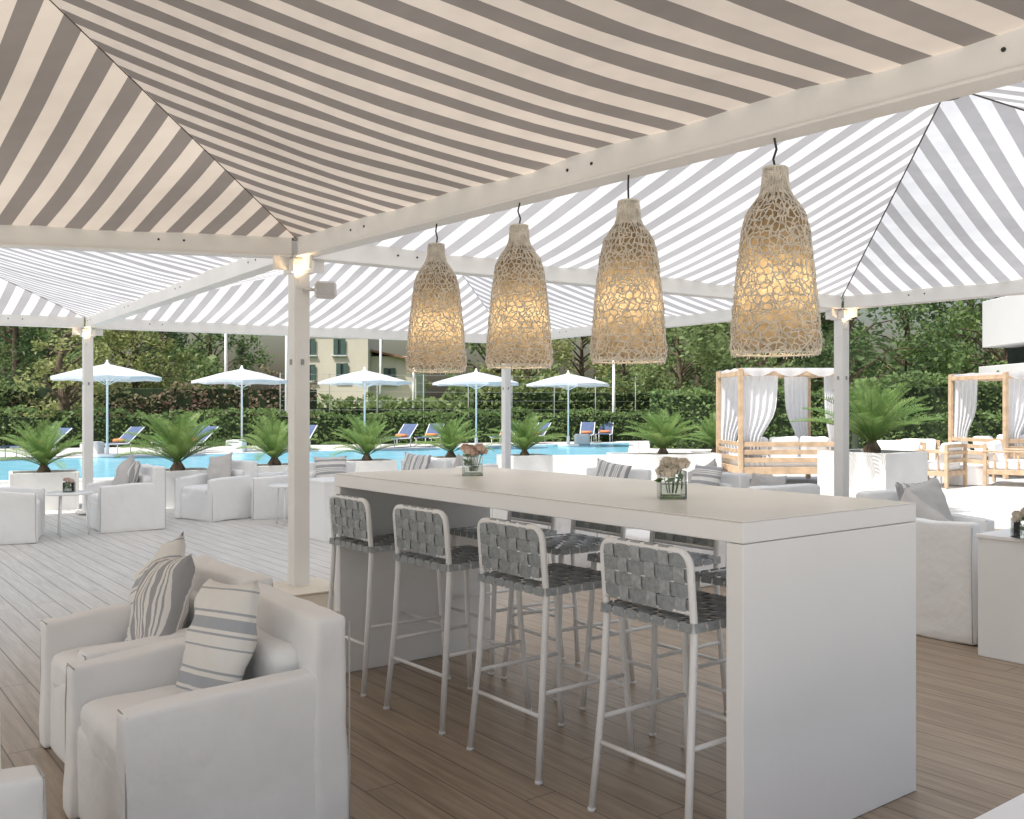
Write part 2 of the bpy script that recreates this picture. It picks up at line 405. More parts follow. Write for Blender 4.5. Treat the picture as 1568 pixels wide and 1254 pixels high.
for a, c in ((PM, MN), (PM, PP), (PM, PR), (PM, ML), (PP, PQ), (PR, PQ), (PR, RN), (PP, PL), (ML, PL), (ML, NL), (MN, NL), (MN, RN)): beam(a, c)

def roof(cs, apex_z, mat, name, rope=.010, rmat=None):
    ap = sum(cs, V((0, 0, 0)))/4; ap.z = apex_z
    b = MB(); ze = 2.70; n = 22
    for i in range(4):
        P = cs[i].copy(); Q = cs[(i+1) % 4].copy(); P.z = Q.z = ze; d = (Q-P); ln = d.length; d.normalize()
        o = ap-(P+Q)/2; o.z = 0; det = d.x*o.y-d.y*o.x
        vs = []; uvs = []; fs = []
        for a in range(n+1):
            t = a/n
            for k in range(n+1):
                s = k/n
                p = (P.lerp(Q, s)).lerp(ap, t); r_ = p-P
                uc = (r_.x*o.y-r_.y*o.x)/det
                sag = .10*math.sin(math.pi*s)*math.sin(math.pi*min(1, t*1.02))*(1-t*.5)
                sag += .014*math.sin(math.pi*s)*math.sin(s*ln*5.7+i)*(1-t)
                sag += .02*noise.noise(p*1.3)*math.sin(math.pi*s)*(1-t)
                p.z -= sag
                vs.append(p); uvs.append((uc+.05*i, t*3))
        for a in range(n):
            for k in range(n):
                fs.append((a*(n+1)+k, a*(n+1)+k+1, (a+1)*(n+1)+k+1, (a+1)*(n+1)+k))
        b.add(vs, fs, 0, True, uvs)
        hip = [P.lerp(ap, t/12)+V((0, 0, -.006)) for t in range(13)]
        b.tube(hip, rope, 1, 5)
    b.tube([ap+V((0, 0, -.08)), ap+V((0, 0, -.02)), ap+V((0, 0, .05))], [.09, .09, .05], 0, 14)
    b.obj(name, [mat, rmat or M_rope])
roof([MN, PM, ML, NL], 3.58, M_awn1, 'striped_awning', .0035, M_rope1)
roof([PM, MN, RN, PR], 3.68, M_awn2, 'striped_awning', .006)
roof([PM, PP, PL, ML], 3.60, M_awn2, 'striped_awning', .0035, M_rope1)
roof([PM, PR, PQ, PP], 3.60, M_awn2, 'striped_awning', .0035, M_rope1)
b = MB(); b.box((0, 0, .075), (.52, .46, .15), 0, 0, .01); b.box((0, 0, .156), (.56, .50, .012), 0, 0, .004)
b.obj('post_plinth', [pm('plinth_cream', (.76, .69, .58), .7, .06, 3)], (-1.53, 6.96, 0), A_L)
b = MB(); b.box((0, 0, 0), (.16, .13, .12), 0, 0, .02); b.box((0, -.068, 0), (.13, .008, .09), 0, 1, .003); b.tube([(-.16, 0, 0), (-.07, 0, 0)], .012, 0)
b.obj('loudspeaker', [pm('speaker_grey', (.68, .68, .68), .6), pm('speaker_grill', (.5, .5, .5), .8)], PM+V((.2, -.02, 2.33)), .2)
for p in (PM, PP, PR, PL):
    q = p+V((.02, -.105, 0))
    b = MB(); b.tube([(0, 0, -.05), (0, 0, .02)], .016, 0, 10); b.lathe([(.013, .0205), (.0001, .0208)], mat=1, seg=10)
    b.obj('post_uplight', [M_steel, M_spot], q+V((0, 0, 2.38)))
    l = bpy.data.lights.new('uplight_lamp', 'SPOT'); l.energy = 5; l.color = (1, .62, .3); l.spot_size = math.radians(140); l.spot_blend = .8; l.shadow_soft_size = .02
    lo = bpy.data.objects.new('uplight_lamp', l); bpy.context.collection.objects.link(lo); lo.location = q+V((0, 0, 2.41)); lo.rotation_euler = (math.pi, 0, 0)

# ------------------------------------------------------------------ pendant lamps
def lamp_r(z):
    pts = [(0, .168), (.03, .177), (.10, .173), (.25, .160), (.42, .143), (.52, .130), (.58, .112), (.62, .086), (.65, .064), (.68, .054), (.76, .047)]
    for (a, ra), (c, rc) in zip(pts, pts[1:]):
        if z <= c: return ra+(rc-ra)*(z-a)/(c-a)
    return pts[-1][1]
def lamp_mesh():
    b = MB()
    for layer, (NA, rows, rad) in enumerate(((32, 27, .0028), (24, 20, .0030))):
        r2 = random.Random(5+layer)
        P = {}
        for i in range(rows*2+1):
            for k in range(NA):
                z = .76*(i//2 + (.34 if i % 2 else 0))/(rows) + r2.uniform(-.008, .008)
                z = max(0, min(.76, z)); th = 2*math.pi*(k+(.5 if (i//2) % 2 ^ (i % 2) else 0)+r2.uniform(-.36, .36))/NA
                r = lamp_r(z)*(1.0+.022*layer)+r2.uniform(0, .003)
                P[(i, k)] = V((r*math.cos(th), r*math.sin(th), z))
        def E(a, c):
            p, q = P[a], P[c]
            if .001 < (p-q).length < .12:
                m_ = (p+q)/2+V((0, 0, r2.uniform(-.005, .005))); rr = lamp_r(max(0, min(.76, m_.z)))*(1+.022*layer); f = rr/max(.01, math.hypot(m_.x, m_.y)); m_.x *= f; m_.y *= f
                b.tube([p, m_, q], [rad*r2.uniform(.8, 1.25)]*3, 0, 4, False)
        for i in range(rows*2):
            for k in range(NA):
                if layer == 1 and r2.random() < .3: continue
                if i % 2 == 0:
                    sh = (i//2) % 2
                    E((i, k), (i+1, k)); E((i, k), (i+1, (k+(1 if sh else -1)) % NA))
                else:
                    E((i, k), (i+1, k))
    r2 = random.Random(9)
    for k in range(46):
        t = k*.1366+r2.uniform(-.05, .05); r = lamp_r(0)
        b.tube([(r*math.cos(t), r*math.sin(t), .02), ((r+r2.uniform(-.004, .006))*math.cos(t+.04), (r+.003)*math.sin(t+.04), -r2.uniform(.002, .014))], .0022, 0, 4, False)
    for z, rr in ((.003, .0035), (.76, .005), (.655, .003)):
        r = lamp_r(z); b.tube([(r*math.cos(t*.2618), r*math.sin(t*.2618), z) for t in range(25)], rr, 0, 5, False)
    b.lathe([(lamp_r(.66)*.97, .66), (lamp_r(.68)*.97, .68), (lamp_r(.72)*.97, .72), (lamp_r(.76)*.97, .76), (.01, .765)], mat=0, seg=20)
    b.lathe([(lamp_r(z)*.94, z) for z in (.03, .1, .2, .3, .42, .52, .58, .62, .66)], mat=1, seg=32)
    b.lathe([(.002, .25), (.03, .265), (.042, .30), (.03, .335), (.015, .36), (.015, .40), (.002, .41)], mat=2, seg=12)
    b.tube([(0, 0, .40), (.004, 0, .6), (0, 0, .76), (-.008, 0, .80), (.006, .003, .84), (-.003, 0, .88), (0, 0, .94)], .005, 3, 6)
    b.tube([(0, 0, .37), (0, 0, .42)], .02, 3, 8)
    return b.mesh('wicker_pendant_lamp', [M_wick, M_liner, M_bulb, M_dark])
lm = lamp_mesh()
for i, t in enumerate((4.09, 3.28, 2.486, 1.726)):
    p = PM+dN*t; p.z = 1.68
    place(lm, 'wicker_pendant_lamp', p, i*1.3)
    l = bpy.data.lights.new('pendant_bulb_light', 'POINT'); l.energy = 6.0; l.color = (1, .80, .54); l.shadow_soft_size = .045
    lo = bpy.data.objects.new('pendant_bulb_light', l); bpy.context.collection.objects.link(lo); lo.location = p+V((0, 0, .27))

# ------------------------------------------------------------------ high bar table
TA = V((.732, 3.01, 0)); TL_ = 2.84; TW = 1.02; TH = 1.1; th = .07
b = MB()
cx = TA-L*TL_/2+C*TW/2
b.box((0, 0, TH-th/2-.002), (TL_, TW, th-.004), 0, 0, .003)
b.box((0, 0, TH-.001), (TL_-.004, TW-.004, .004), 0, 1, .0015)
for sg in (-1, 1): b.box((sg*(TL_/2-th/2), 0, (TH-th)/2-.001), (th, TW, TH-th-.004), 0, 0, .003)
b.obj('high_bar_table', [M_white, M_top], cx, A_L)

# ------------------------------------------------------------------ bar stools
def weave(b, O, U, Vv, nu, nv, w, h, sw, amp, bow=0, nrm=None):
    nrm = nrm or U.cross(Vv).normalized()
    def pt(s, t, z): return O+U*s+Vv*t+nrm*(z+bow*(1-(2*s/w)**2))
    for j in range(nv):
        t = h*((j+.5)/nv-.5); vs = []; fs = []; n = nu*3
        for i in range(n+1):
            s = w*(i/n-.5); ph = math.sin(math.pi*(i/3.0))*(1 if j % 2 else -1)*amp
            vs += [pt(s, t-sw/2, ph), pt(s, t+sw/2, ph)]
        for i in range(n): fs.append((2*i, 2*i+2, 2*i+3, 2*i+1))
        b.add(vs, fs, 1, True)
    for i in range(nu):
        s = w*((i+.5)/nu-.5); vs = []; fs = []; n = nv*3
        for j in range(n+1):
            t = h*(j/n-.5); ph = math.sin(math.pi*(j/3.0))*(-1 if i % 2 else 1)*amp
            vs += [pt(s-sw/2, t, ph), pt(s+sw/2, t, ph)]
        for j in range(n): fs.append((2*j, 2*j+1, 2*j+3, 2*j+2))
        b.add(vs, fs, 2, True)
def arc(pts, r=.03, n=4):
    P = [V(p) for p in pts]; out = [P[0]]
    for i in range(1, len(P)-1):
        a = (P[i-1]-P[i]); c = (P[i+1]-P[i]); rr = min(r, a.length*.45, c.length*.45)
        a = P[i]+a.normalized()*rr; c = P[i]+c.normalized()*rr
        for k in range(n+1):
            t = k/n; out.append(a*(1-t)**2+P[i]*2*t*(1-t)+c*t*t)
    out.append(P[-1]); return out
def stool_mesh():
    b = MB(); r = .0135
    b.tube(arc([(-.262, .232, 0), (-.225, .215, .40), (-.205, .211, .72), (-.228, .211, .985), (-.228, -.211, .985), (-.205, -.211, .72), (-.225, -.215, .40), (-.262, -.232, 0)], .055, 6), r, 0, 10)
    for sy in (-1, 1):
        b.tube(arc([(.25, sy*.232, 0), (.218, sy*.215, .38), (.20, sy*.205, .72)], .15), r, 0, 10)
        b.tube([(-.232, sy*.216, .34), (.220, sy*.216, .34)], .009, 0, 8)
        for sx in (-.262, .25): b.tube([(sx, sy*.232, 0), (sx, sy*.232, .012)], .0155, 0, 8)
    b.tube([(.228, -.218, .29), (.228, .218, .29)], .009, 0, 8)
    b.tube([(-.236, -.218, .25), (-.236, .218, .25)], .009, 0, 8)
    b.tube(arc([(0, .212, .735), (.215, .212, .735), (.215, -.212, .735), (-.21, -.212, .735), (-.21, .212, .735), (0, .212, .735)], .05), r, 0, 10)
    b.tube([(-.214, -.205, .785), (-.214, .205, .785)], .009, 0, 8)
    weave(b, V((.002, 0, .752)), V((1, 0, 0)), V((0, 1, 0)), 7, 7, .45, .45, .055, .004, -.012, V((0, 0, 1)))
    for i in range(7):
        s = .45*((i+.5)/7-.5)
        for sg in (-1, 1):
            b.add([(s-.0275, sg*.225, .753), (s+.0275, sg*.225, .753), (s+.0275, sg*.229, .722), (s-.0275, sg*.229, .722)], [(0, 1, 2, 3)], 2)
            b.add([(sg*.227, s-.0275, .753), (sg*.227, s+.0275, .753), (sg*.231, s+.0275, .722), (sg*.231, s-.0275, .722)], [(0, 1, 2, 3)], 1)
    up = V((-.085, 0, .996)).normalized(); nb = V((-1, 0, -.085)).normalized()
    weave(b, V((-.228, 0, .882)), V((0, 1, 0)), up, 6, 4, .402, .205, .047, .004, .004, nb)
    for i in range(6):
        s = .402*((i+.5)/6-.5)
        if abs(s) < .16: b.add([(-.243, s-.023, .978), (-.243, s+.023, .978), (-.236, s+.023, 1.001), (-.236, s-.023, 1.001), (-.213, s+.023, .998), (-.213, s-.023, .998), (-.211, s+.023, .96), (-.211, s-.023, .96)], [(0, 1, 2, 3), (3, 2, 4, 5), (5, 4, 6, 7)], 2, True)
    return b.mesh('bar_stool', [M_tube, M_strap, M_strap2])
sm = stool_mesh()
for t in (-.385, -1.16, -1.87, -2.57):
    p = TA+L*t+C*.175
    place(sm, 'bar_stool', p, A_C+rnd.uniform(-.05, .05))
for t in (-.62, -1.28, -1.92, -2.5):
    p = TA+L*t+C*(TW-.11)
    place(sm, 'bar_stool', p, A_C+math.pi+rnd.uniform(-.06, .06))

# ------------------------------------------------------------------ armchairs
def armchair_mesh(seed):
    b = MB(); n = 14
    b.soft((0, 0, .17), (.70, .66, .34), .02, 0, n, .004, seed)
    for sy in (-1, 1):
        b.soft((.02, sy*.335, .285), (.70, .11, .57), .018, 0, n, .005, seed+sy, flare=.02, dip=.03)
    b.soft((-.305, 0, .375), (.13, .79, .75), .022, 0, n, .007, seed+5, flare=.02)
    b.soft((.06, 0, .345), (.58, .54, .16), .04, 0, n, .007, seed+9, crown=.02)
    b.soft((-.20, 0, .50), (.13, .53, .28), .05, 0, n, .007, seed+3, R=Matrix.Rotation(-.12, 3, 'Y'))
    for sy in (-1, 1):
        w = lambda x, z, yy: (x+noise.noise(V((x*5, z*5, seed)))*.006, sy*yy+noise.noise(V((x*4, z*4, seed+3)))*.004, z)
        b.tube([w(.372, .02, .392), w(.368, .2, .390), w(.368, .4, .389), w(.366, .53, .388)], .003, 1, 5)
        b.tube([w(.366, .535, .388), w(.366, .537, .284)], .003, 1, 5)
        b.tube([w(-.368, .02, .396), w(-.370, .2, .395), w(-.370, .5, .394), w(-.366, .73, .392)], .003, 1, 5)
    return b.mesh('slipcovered_armchair', [M_cloth, M_pipe])
am = [armchair_mesh(s) for s in (1.3, 4.7)]
def chair(x, y, ang, pil=None, k=0, tilt=.28, px=-.05):
    a = math.radians(ang)
    o = place(am[k], 'slipcovered_armchair', (x, y, 0), a)
    if pil:
        for j, (m, oy, sp) in enumerate(pil):
            T = Matrix.Rotation(a, 4, 'Z') @ Matrix.Translation((px+.06*j, oy, .63)) @ Matrix.Rotation(-tilt, 4, 'Y') @ Matrix.Rotation(math.pi/2, 4, 'Y') @ Matrix.Rotation(sp, 4, 'Z')
            b = MB(); b.pillow(T, .45, .45, .085, 0, x+j+y)
            b.obj('throw_pillow', [m], (x, y, 0))
FA = 217.2
chair(-1.09, 3.354, FA, [(M_pilB, .02, .12)], 0)
chair(-1.53, 4.06, FA, [(M_pilB, -.12, .5), (M_pilA, .12, math.pi/2+.15)], 1)
chair(-1.70, 2.48, 37.2, [(M_pilA, -.10, .2)], 0, .75, .12)
chair(2.87, 6.35, 37.2, [(M_pilC, .12, .6)], 1)
chair(3.45, 7.95, 300, [(M_pilA, 0, 1.57), (M_pilC, .05, .2)], 0)
chair(4.55, 7.3, 250, [(M_pilC, 0, .3)], 1)
for (x, y, a, pl, k) in [(-5.62, 10.5, 20, None, 0), (-4.72, 11.6, 215, [(M_pilA, 0, 1.5), (M_pilC, -.05, .3)], 1), (-3.95, 12.7, 235, [(M_pilC, 0, .2)], 0), (-3.22, 12.95, 205, None, 1),
    (-2.3, 12.2, 300, [(M_pilA, 0, 0)], 0), (-1.35, 12.9, 240, [(M_pilA, 0, 1.5)], 1), (-.7, 12.0, 150, [(M_pilC, 0, .3)], 0),
    (.35, 8.9, 40, None, 0), (1.25, 8.0, 215, None, 1), (1.1, 10.9, 240, [(M_pilA, 0, 1.4)], 0), (2.05, 10.4, 210, [(M_pilC, 0, .4), (M_pilA, .1, 0)], 1), (2.35, 9.0, 120, [(M_pilC, 0, .1)], 0), (.0, 10.4, 30, None, 1)]:
    chair(x, y, a, pl, k)

def boxtable(name, p, sx, sy, h, rz):
    b = MB(); b.box((0, 0, h/2-.01), (sx-.02, sy-.02, h-.02), 0, 0, .004); b.box((0, 0, h-.012), (sx, sy, .024), 0, 0, .003); b.obj(name, [M_white], p, rz)
boxtable('white_service_counter', V((2.74, 5.62, 0))+L*.6+C*.3, 1.2, .6, .72, A_L)
boxtable('white_service_counter', V((-2.0, 10.8, 0)), .6, .6, .66, A_L)
b = MB(); b.lathe([(.001, .50), (.25, .50), (.255, .49), (.25, .478), (.001, .478)], mat=0, seg=28)
for k in range(3):
    t = k*2.094+.5; b.tube([(.18*math.cos(t), .18*math.sin(t), .48), (.21*math.cos(t), .21*math.sin(t), 0)], .01, 0, 6)
rt = b.mesh('round_side_table', [M_tube])
for p in ((-5.08, 10.9, 0), (-2.82, 12.0, 0), (.4, 11.9, 0), (1.55, 9.6, 0)): place(rt, 'round_side_table', p)
boxtable('white_coffee_table', (1.56, 2.33, 0), .6, .9, .42, A_L)

def vase(p, s=1, pet=M_pet, k=9):
    b = MB(); w = .05
    for sx, sy in ((1, 0), (-1, 0), (0, 1), (0, -1)):
        b.box((sx*w, sy*w, .055), (.004 if sx else .1, .004 if sy else .1, .11), 0, 0, .0005)
    b.box((0, 0, .004), (.096, .096, .008), 0, 0, .001)
    b.box((0, 0, .033), (.09, .09, .045), 0, 3, .002)
    for i in range(k):
        t = i*2.4; r = .055*math.sqrt((i+.3)/k); q = V((r*math.cos(t), r*math.sin(t), rnd.uniform(.125, .165)-r*.4))
        b.tube([(q.x*.4, q.y*.4, .02), q], .002, 1, 4)
        for ring in range(4):
            for j in range(6):
                aa = j*1.047+ring*.5; rr = .006+.006*ring
                c0 = q+V((math.cos(aa)*rr, math.sin(aa)*rr, .006-.005*ring)); n0 = V((math.cos(aa), math.sin(aa), 0)); tt = V((-n0.y, n0.x, 0))
                b.add([c0-tt*.010-V((0, 0, .012))-n0*.004, c0+tt*.010-V((0, 0, .012))-n0*.004, c0+tt*.012+n0*.005+V((0, 0, .010)), c0-tt*.012+n0*.005+V((0, 0, .010))], [(0, 1, 2, 3)], 2, True)
    for i in range(14):
        t = rnd.uniform(0, 6.28); r = rnd.uniform(.01, .05); b.leaf((r*math.cos(t), r*math.sin(t), rnd.uniform(.04, .12)), .05, 1, .5)
    o = b.obj('flower_vase', [M_glass, M_cycad, pet, M_glass], p); o.scale = (s,)*3
vase((.638, 3.80, 1.102), 1, M_pet); vase((-.21, 5.10, 1.102), 1.05, M_pet2)
vase((-5.08, 10.9, .502), 1, M_pet2, 7); vase((2.92, 5.42, .722), 1, M_pet, 7)

# ------------------------------------------------------------------ cycads & planters
def cycad_mesh(seed, nf=34, ln=.85):
    r = random.Random(seed); b = MB()
    b.tube([(0, 0, -.05), (0, 0, .1), (0, 0, .2)], [.09, .11, .05], 1, 10)
    for i in range(nf):
        az = i*2.39996+r.uniform(-.2, .2); u = i/nf; el = math.radians(30+54*u+r.uniform(-9, 9)); lnn = ln*r.uniform(.82, 1.12)*(1-.08*u)
        p = V((0, 0, .16)); P = [p.copy()]; n = 9; e = el; dr = r.uniform(.8, 1.25)
        for k in range(n):
            p = p+V((math.cos(az)*math.cos(e), math.sin(az)*math.cos(e), math.sin(e)))*lnn/n; P.append(p.copy()); e -= (.065+.03*(1-u))*dr
        b.tube(P, [.008*(1-.7*k/n) for k in range(n+1)], 0, 4, False)
        side = V((-math.sin(az), math.cos(az), 0))
        for k in range(30):
            t = .12+.87*k/30; f = t*n; j = min(n-1, int(f)); q = P[j].lerp(P[j+1], f-j); d = (P[j+1]-P[j]).normalized()
            ll = .17*ln/.85*(math.sin(math.pi*min(1, t*.9+.1))**.5)*r.uniform(.8, 1.1)+.03
            nn = side.cross(d)
            for sg in (-1, 1):
                v = (side*sg*.70+d*.66+nn*.30*(1 if nn.z > 0 else -1)).normalized()*ll
                w = d*.008
                m_ = q+v*.5; o = len(b.v)
                b.v += [tuple(q-w*.6), tuple(m_-w), tuple(q+v-V((0, 0, .012))), tuple(m_+w), tuple(q+w*.6)]
                b.uv += [(0, 0)]*5; b.f.append((o, o+1, o+2, o+3, o+4)); b.m.append(0); b.s.append(False)
    return b.mesh('cycad_palm', [M_cycad, M_bark])
cy = [cycad_mesh(1, 30, .88), cycad_mesh(2, 25, .86), cycad_mesh(3, 36, .98)]
def planter(p, sx, sy, h, rz, k, s=1.0, plant=True):
    b = MB(); t = .05
    for sg in (-1, 1):
        b.box((sg*(sx/2-t/2), 0, h/2), (t, sy, h), 0, 0, .006); b.box((0, sg*(sy/2-t/2), h/2), (sx-2*t, t, h-.002), 0, 0, .002)
    b.box((0, 0, h-.09), (sx-2*t, sy-2*t, .02), 0, 1, .002)
    b.obj('white_planter', [M_planter, M_soil], p, rz)
    if plant: place(cy[k], 'cycad_palm', (p[0], p[1], h-.08), rnd.uniform(0, 6), s)
aE = math.atan2(3.1, 5.75)
for (x, y, k, s) in [(-6.85, 13.9, 0, .88), (-5.05, 14.35, 2, 1.0), (-3.9, 15.6, 1, 1.0), (-2.6, 17.0, 0, .92), (-1.17, 18.1, 1, .95), (.25, 18.9, 2, .92)]:
    planter((x, y, 0), .9, .7, .54, aE, k, s)
planter((3.05, 19.2, 0), 2.2, .8, .55, 0, 2, 1.0); planter((4.5, 21, 0), 1.2, .8, .5, 0, 0, .95)
planter((5.08, 13.4, 0), 1.06, 1.06, .86, A_L, 2, 1.12)
b = MB(); b.box((0, 0, .22), (2.4, .5, .44), 0, 0, .02); b.obj('white_bench_wall', [M_planter], (1.2, 20.6, 0), .1)

# ------------------------------------------------------------------ day beds
def daybed(p, rz):
    b = MB(); W, D, H = 1.88, 1.7, 2.22
    for sx in (-1, 1):
        for sy in (-1, 1): b.box((sx*W/2, sy*D/2, H/2), (.085, .085, H), 0, 0, .006)
    for sy in (-1, 1):
        b.box((0, sy*D/2, H-.09), (W-.085, .05, .09), 0, 0, .004); b.box((0, sy*D/2, .28), (W-.085, .04, .14), 0, 0, .004)
    for sx in (-1, 1):
        b.box((sx*W/2, 0, H-.09), (.05, D-.085, .09), 0, 0, .004); b.box((sx*W/2, 0, .28), (.04, D-.085, .14), 0, 0, .004)
        for z in (.5, .64, .78): b.box((sx*W/2, 0, z), (.03, D-.085, .08), 0, 0, .004)
    for z in (.48, .63, .78): b.box((0, -D/2, z), (W-.085, .03, .09), 0, 0, .004)
    b.soft((0, 0, .42), (W-.12, D-.12, .2), .06, 1, 6, .008, 2)
    for i, x in enumerate((-.62, -.03, .56)): b.soft((x, -D/2+.28, .70), (.56, .2, .44), .08, 1, 5, .01, i*3., R=Matrix.Rotation(.25, 3, 'X'))
    for i, x in enumerate((-.4, .35)): b.soft((x, .45, .66), (.5, .18, .38), .08, 1, 5, .01, i*3.+2, R=Matrix.Rotation(-.35, 3, 'X'))
    n = 18; vs = []; fs = []
    for i in range(n+1):
        for j in range(n+1):
            x = -W/2+W*i/n; y = -D/2+D*j/n; vs.append((x, y, H+.01-.10*abs(math.sin(i/n*math.pi*3))*math.sin(math.pi*j/n)-.01*math.sin(j)))
    for i in range(n):
        for j in range(n): a = i*(n+1)+j; fs.append((a, a+n+1, a+n+2, a+1))
    b.add(vs, fs, 2, True)
    for yy in (-D/2-.035, D/2+.035):
        vs = []; fs = []; n = 36
        for i in range(n+1):
            s = i/n; x = -W/2+W*s; vs += [(x, yy, H+.01), (x, yy+.012*math.sin(s*40), H-.05-.10*abs(math.sin(s*math.pi*3)))]
        for i in range(n): fs.append((2*i, 2*i+1, 2*i+3, 2*i+2))
        b.add(vs, fs, 2, True)
    for sx, sy, wd in ((-1, -1, .72), (1, -1, .22), (-1, 1, .6), (1, 1, .5)):
        n = 44; vs = []; fs = []; m = 12
        for j in range(m+1):
            t = j/m; z = H-.10-t*(H-.22); w = wd*(1-.45*math.exp(-((t-.66)/.2)**2))*(1-.12*t)
            for i in range(n+1):
                s = i/n; vs.append((sx*(W/2-.03)-sx*s*w, sy*(D/2-.09)+.045*math.sin(s*34+t*1.5)*(.5+.5*t), z))
        for j in range(m):
            for i in range(n): a = j*(n+1)+i; fs.append((a, a+1, a+n+2, a+n+1))
        b.add(vs, fs, 2, True)
    b.obj('canopy_daybed', [M_teak, M_cloth, M_drape], p, rz)
daybed((5.25, 18.9, 0), .03); daybed((11.0, 20.8, 0), .22)

def teakchair(p, rz, w=.8):
    b = MB()
    for sy in (-1, 1):
        for sx in (-1, 1): b.box((sx*.36, sy*w/2, .32 if sx > 0 else .40), (.06, .06, .64 if sx > 0 else .80), 0, 0, .006)
        b.box((.02, sy*w/2, .65), (.84, .08, .035), 0, 0, .008); b.box((0, sy*w/2, .26), (.66, .035, .09), 0, 0, .004)
        for k in (-.2, 0, .2): b.box((k, sy*w/2, .46), (.03, .025, .32), 0, 0, .003)
    for sx in (-1, 1): b.box((sx*.36, 0, .26), (.035, w-.06, .09), 0, 0, .004)
    for z in (.5, .64, .77): b.box((-.37, 0, z), (.03, w-.06, .07), 0, 0, .004)
    b.soft((.02, 0, .38), (.66, w-.1, .16), .05, 1, 5, .006, 3.); b.soft((-.26, 0, .62), (.16, w-.12, .42), .06, 1, 5, .008, 8., R=Matrix.Rotation(-.2, 3, 'Y'))
    b.obj('teak_armchair', [M_teak, M_cloth], p, rz)
teakchair((7.45, 18.6, 0), -2.2, 1.0); teakchair((8.4, 19.6, 0), -1.9); teakchair((8.0, 17.9, 0), 2.3); teakchair((9.6, 18.3, 0), -.6, 1.2); teakchair((10.2, 17.4, 0), 2.6, 1.2)
boxtable('white_coffee_table', (8.7, 18.4, 0), .7, .7, .38, .3)

# ------------------------------------------------------------------ parasols & loungers
def parasol_mesh():
    b = MB(); n = 8; R0 = 1.62
    vs = [(0, 0, 2.80)]; fs = []
    for ring, (f, z) in enumerate(((.5, 2.60), (1, 2.38))):
        for k in range(n*2):
            t = math.pi*k/n; rr = R0*f*(1 if k % 2 == 0 else .945); vs.append((rr*math.cos(t), rr*math.sin(t), z+(.03 if k % 2 else 0)))
    m = n*2
    for k in range(m): k2 = (k+1) % m; fs.append((0, 1+k, 1+k2)); fs.append((1+k, 1+m+k, 1+m+k2, 1+k2))
    o = len(vs)
    for k in range(m): x, y, z = vs[1+m+k]; vs.append((x, y, z-.09))
    for k in range(m): k2 = (k+1) % m; fs.append((1+m+k, o+k, o+k2, 1+m+k2))
    b.add(vs, fs, 0)
    for k in range(n):
        t = 2*math.pi*k/n; b.tube([(0, 0, 2.72), (R0*.98*math.cos(t), R0*.98*math.sin(t), 2.35)], .012, 1, 5); b.tube([(0, 0, 2.15), (R0*.5*math.cos(t), R0*.5*math.sin(t), 2.54)], .01, 1, 5)
    b.tube([(0, 0, 0), (0, 0, 2.9)], .032, 1, 10); b.box((0, 0, .05), (.7, .7, .1), 0, 1, .02); b.lathe([(.03, .1), (.06, .12), (.06, .4), (.03, .42)], mat=1, seg=12)
    b.lathe([(.001, 2.92), (.03, 2.90), (.03, 2.86), (.08, 2.79)], mat=1, seg=10)
    return b.mesh('white_parasol', [M_umb, M_tube])
pmh = parasol_mesh()
for x, y, a in ((-16.2, 26.5, .2), (-12.1, 28.4, 0), (-9.1, 32, .3), (-5.15, 33.2, .1), (-1.3, 34.5, .3), (2.15, 36.3, .15), (-19.5, 24.5, 0)): place(pmh, 'white_parasol', (x, y, 0), a)
b = MB()
for sy in (-1, 1):
    b.tube([(-1, sy*.3, .33), (.3, sy*.3, .33), (.95, sy*.3, .85)], .022, 0, 6)
    for x in (-.8, .4): b.tube([(x, sy*.3, .33), (x, sy*.3, 0)], .018, 0, 6)
b.box((-.35, 0, .35), (1.3, .56, .03), 0, 1, .01); b.box((.625, 0, .60), (.82, .56, .03), 0, 1, .01, R=Matrix.Rotation(-.675, 3, 'Y'))
b.tube([(.2, -.22, .42), (.2, .22, .42)], .07, 2, 10)
sb = b.mesh('sun_lounger', [M_tube, M_blue, M_orange])
for x, y in ((-14.3, 28.6), (-12.7, 30.3), (-10.6, 31.2), (-11.2, 32.2), (-7.6, 33.6), (-4.3, 36), (-3.2, 37), (-.3, 38.2), (.9, 39.5), (3.2, 41), (4.1, 42), (-16.5, 27), (-17.8, 26)): place(sb, 'sun_lounger', (x, y, 0), 1.2+rnd.uniform(-.2, .2))
b = MB(); b.soft((0, 0, .22), (.6, .5, .44), .08, 0, 4, .004)
bm_ = b.mesh('white_pouf', [M_planter])
for x, y in ((-12.9, 29.2), (2.8, 38), (-9.0, 31)): place(bm_, 'white_pouf', (x, y, 0))

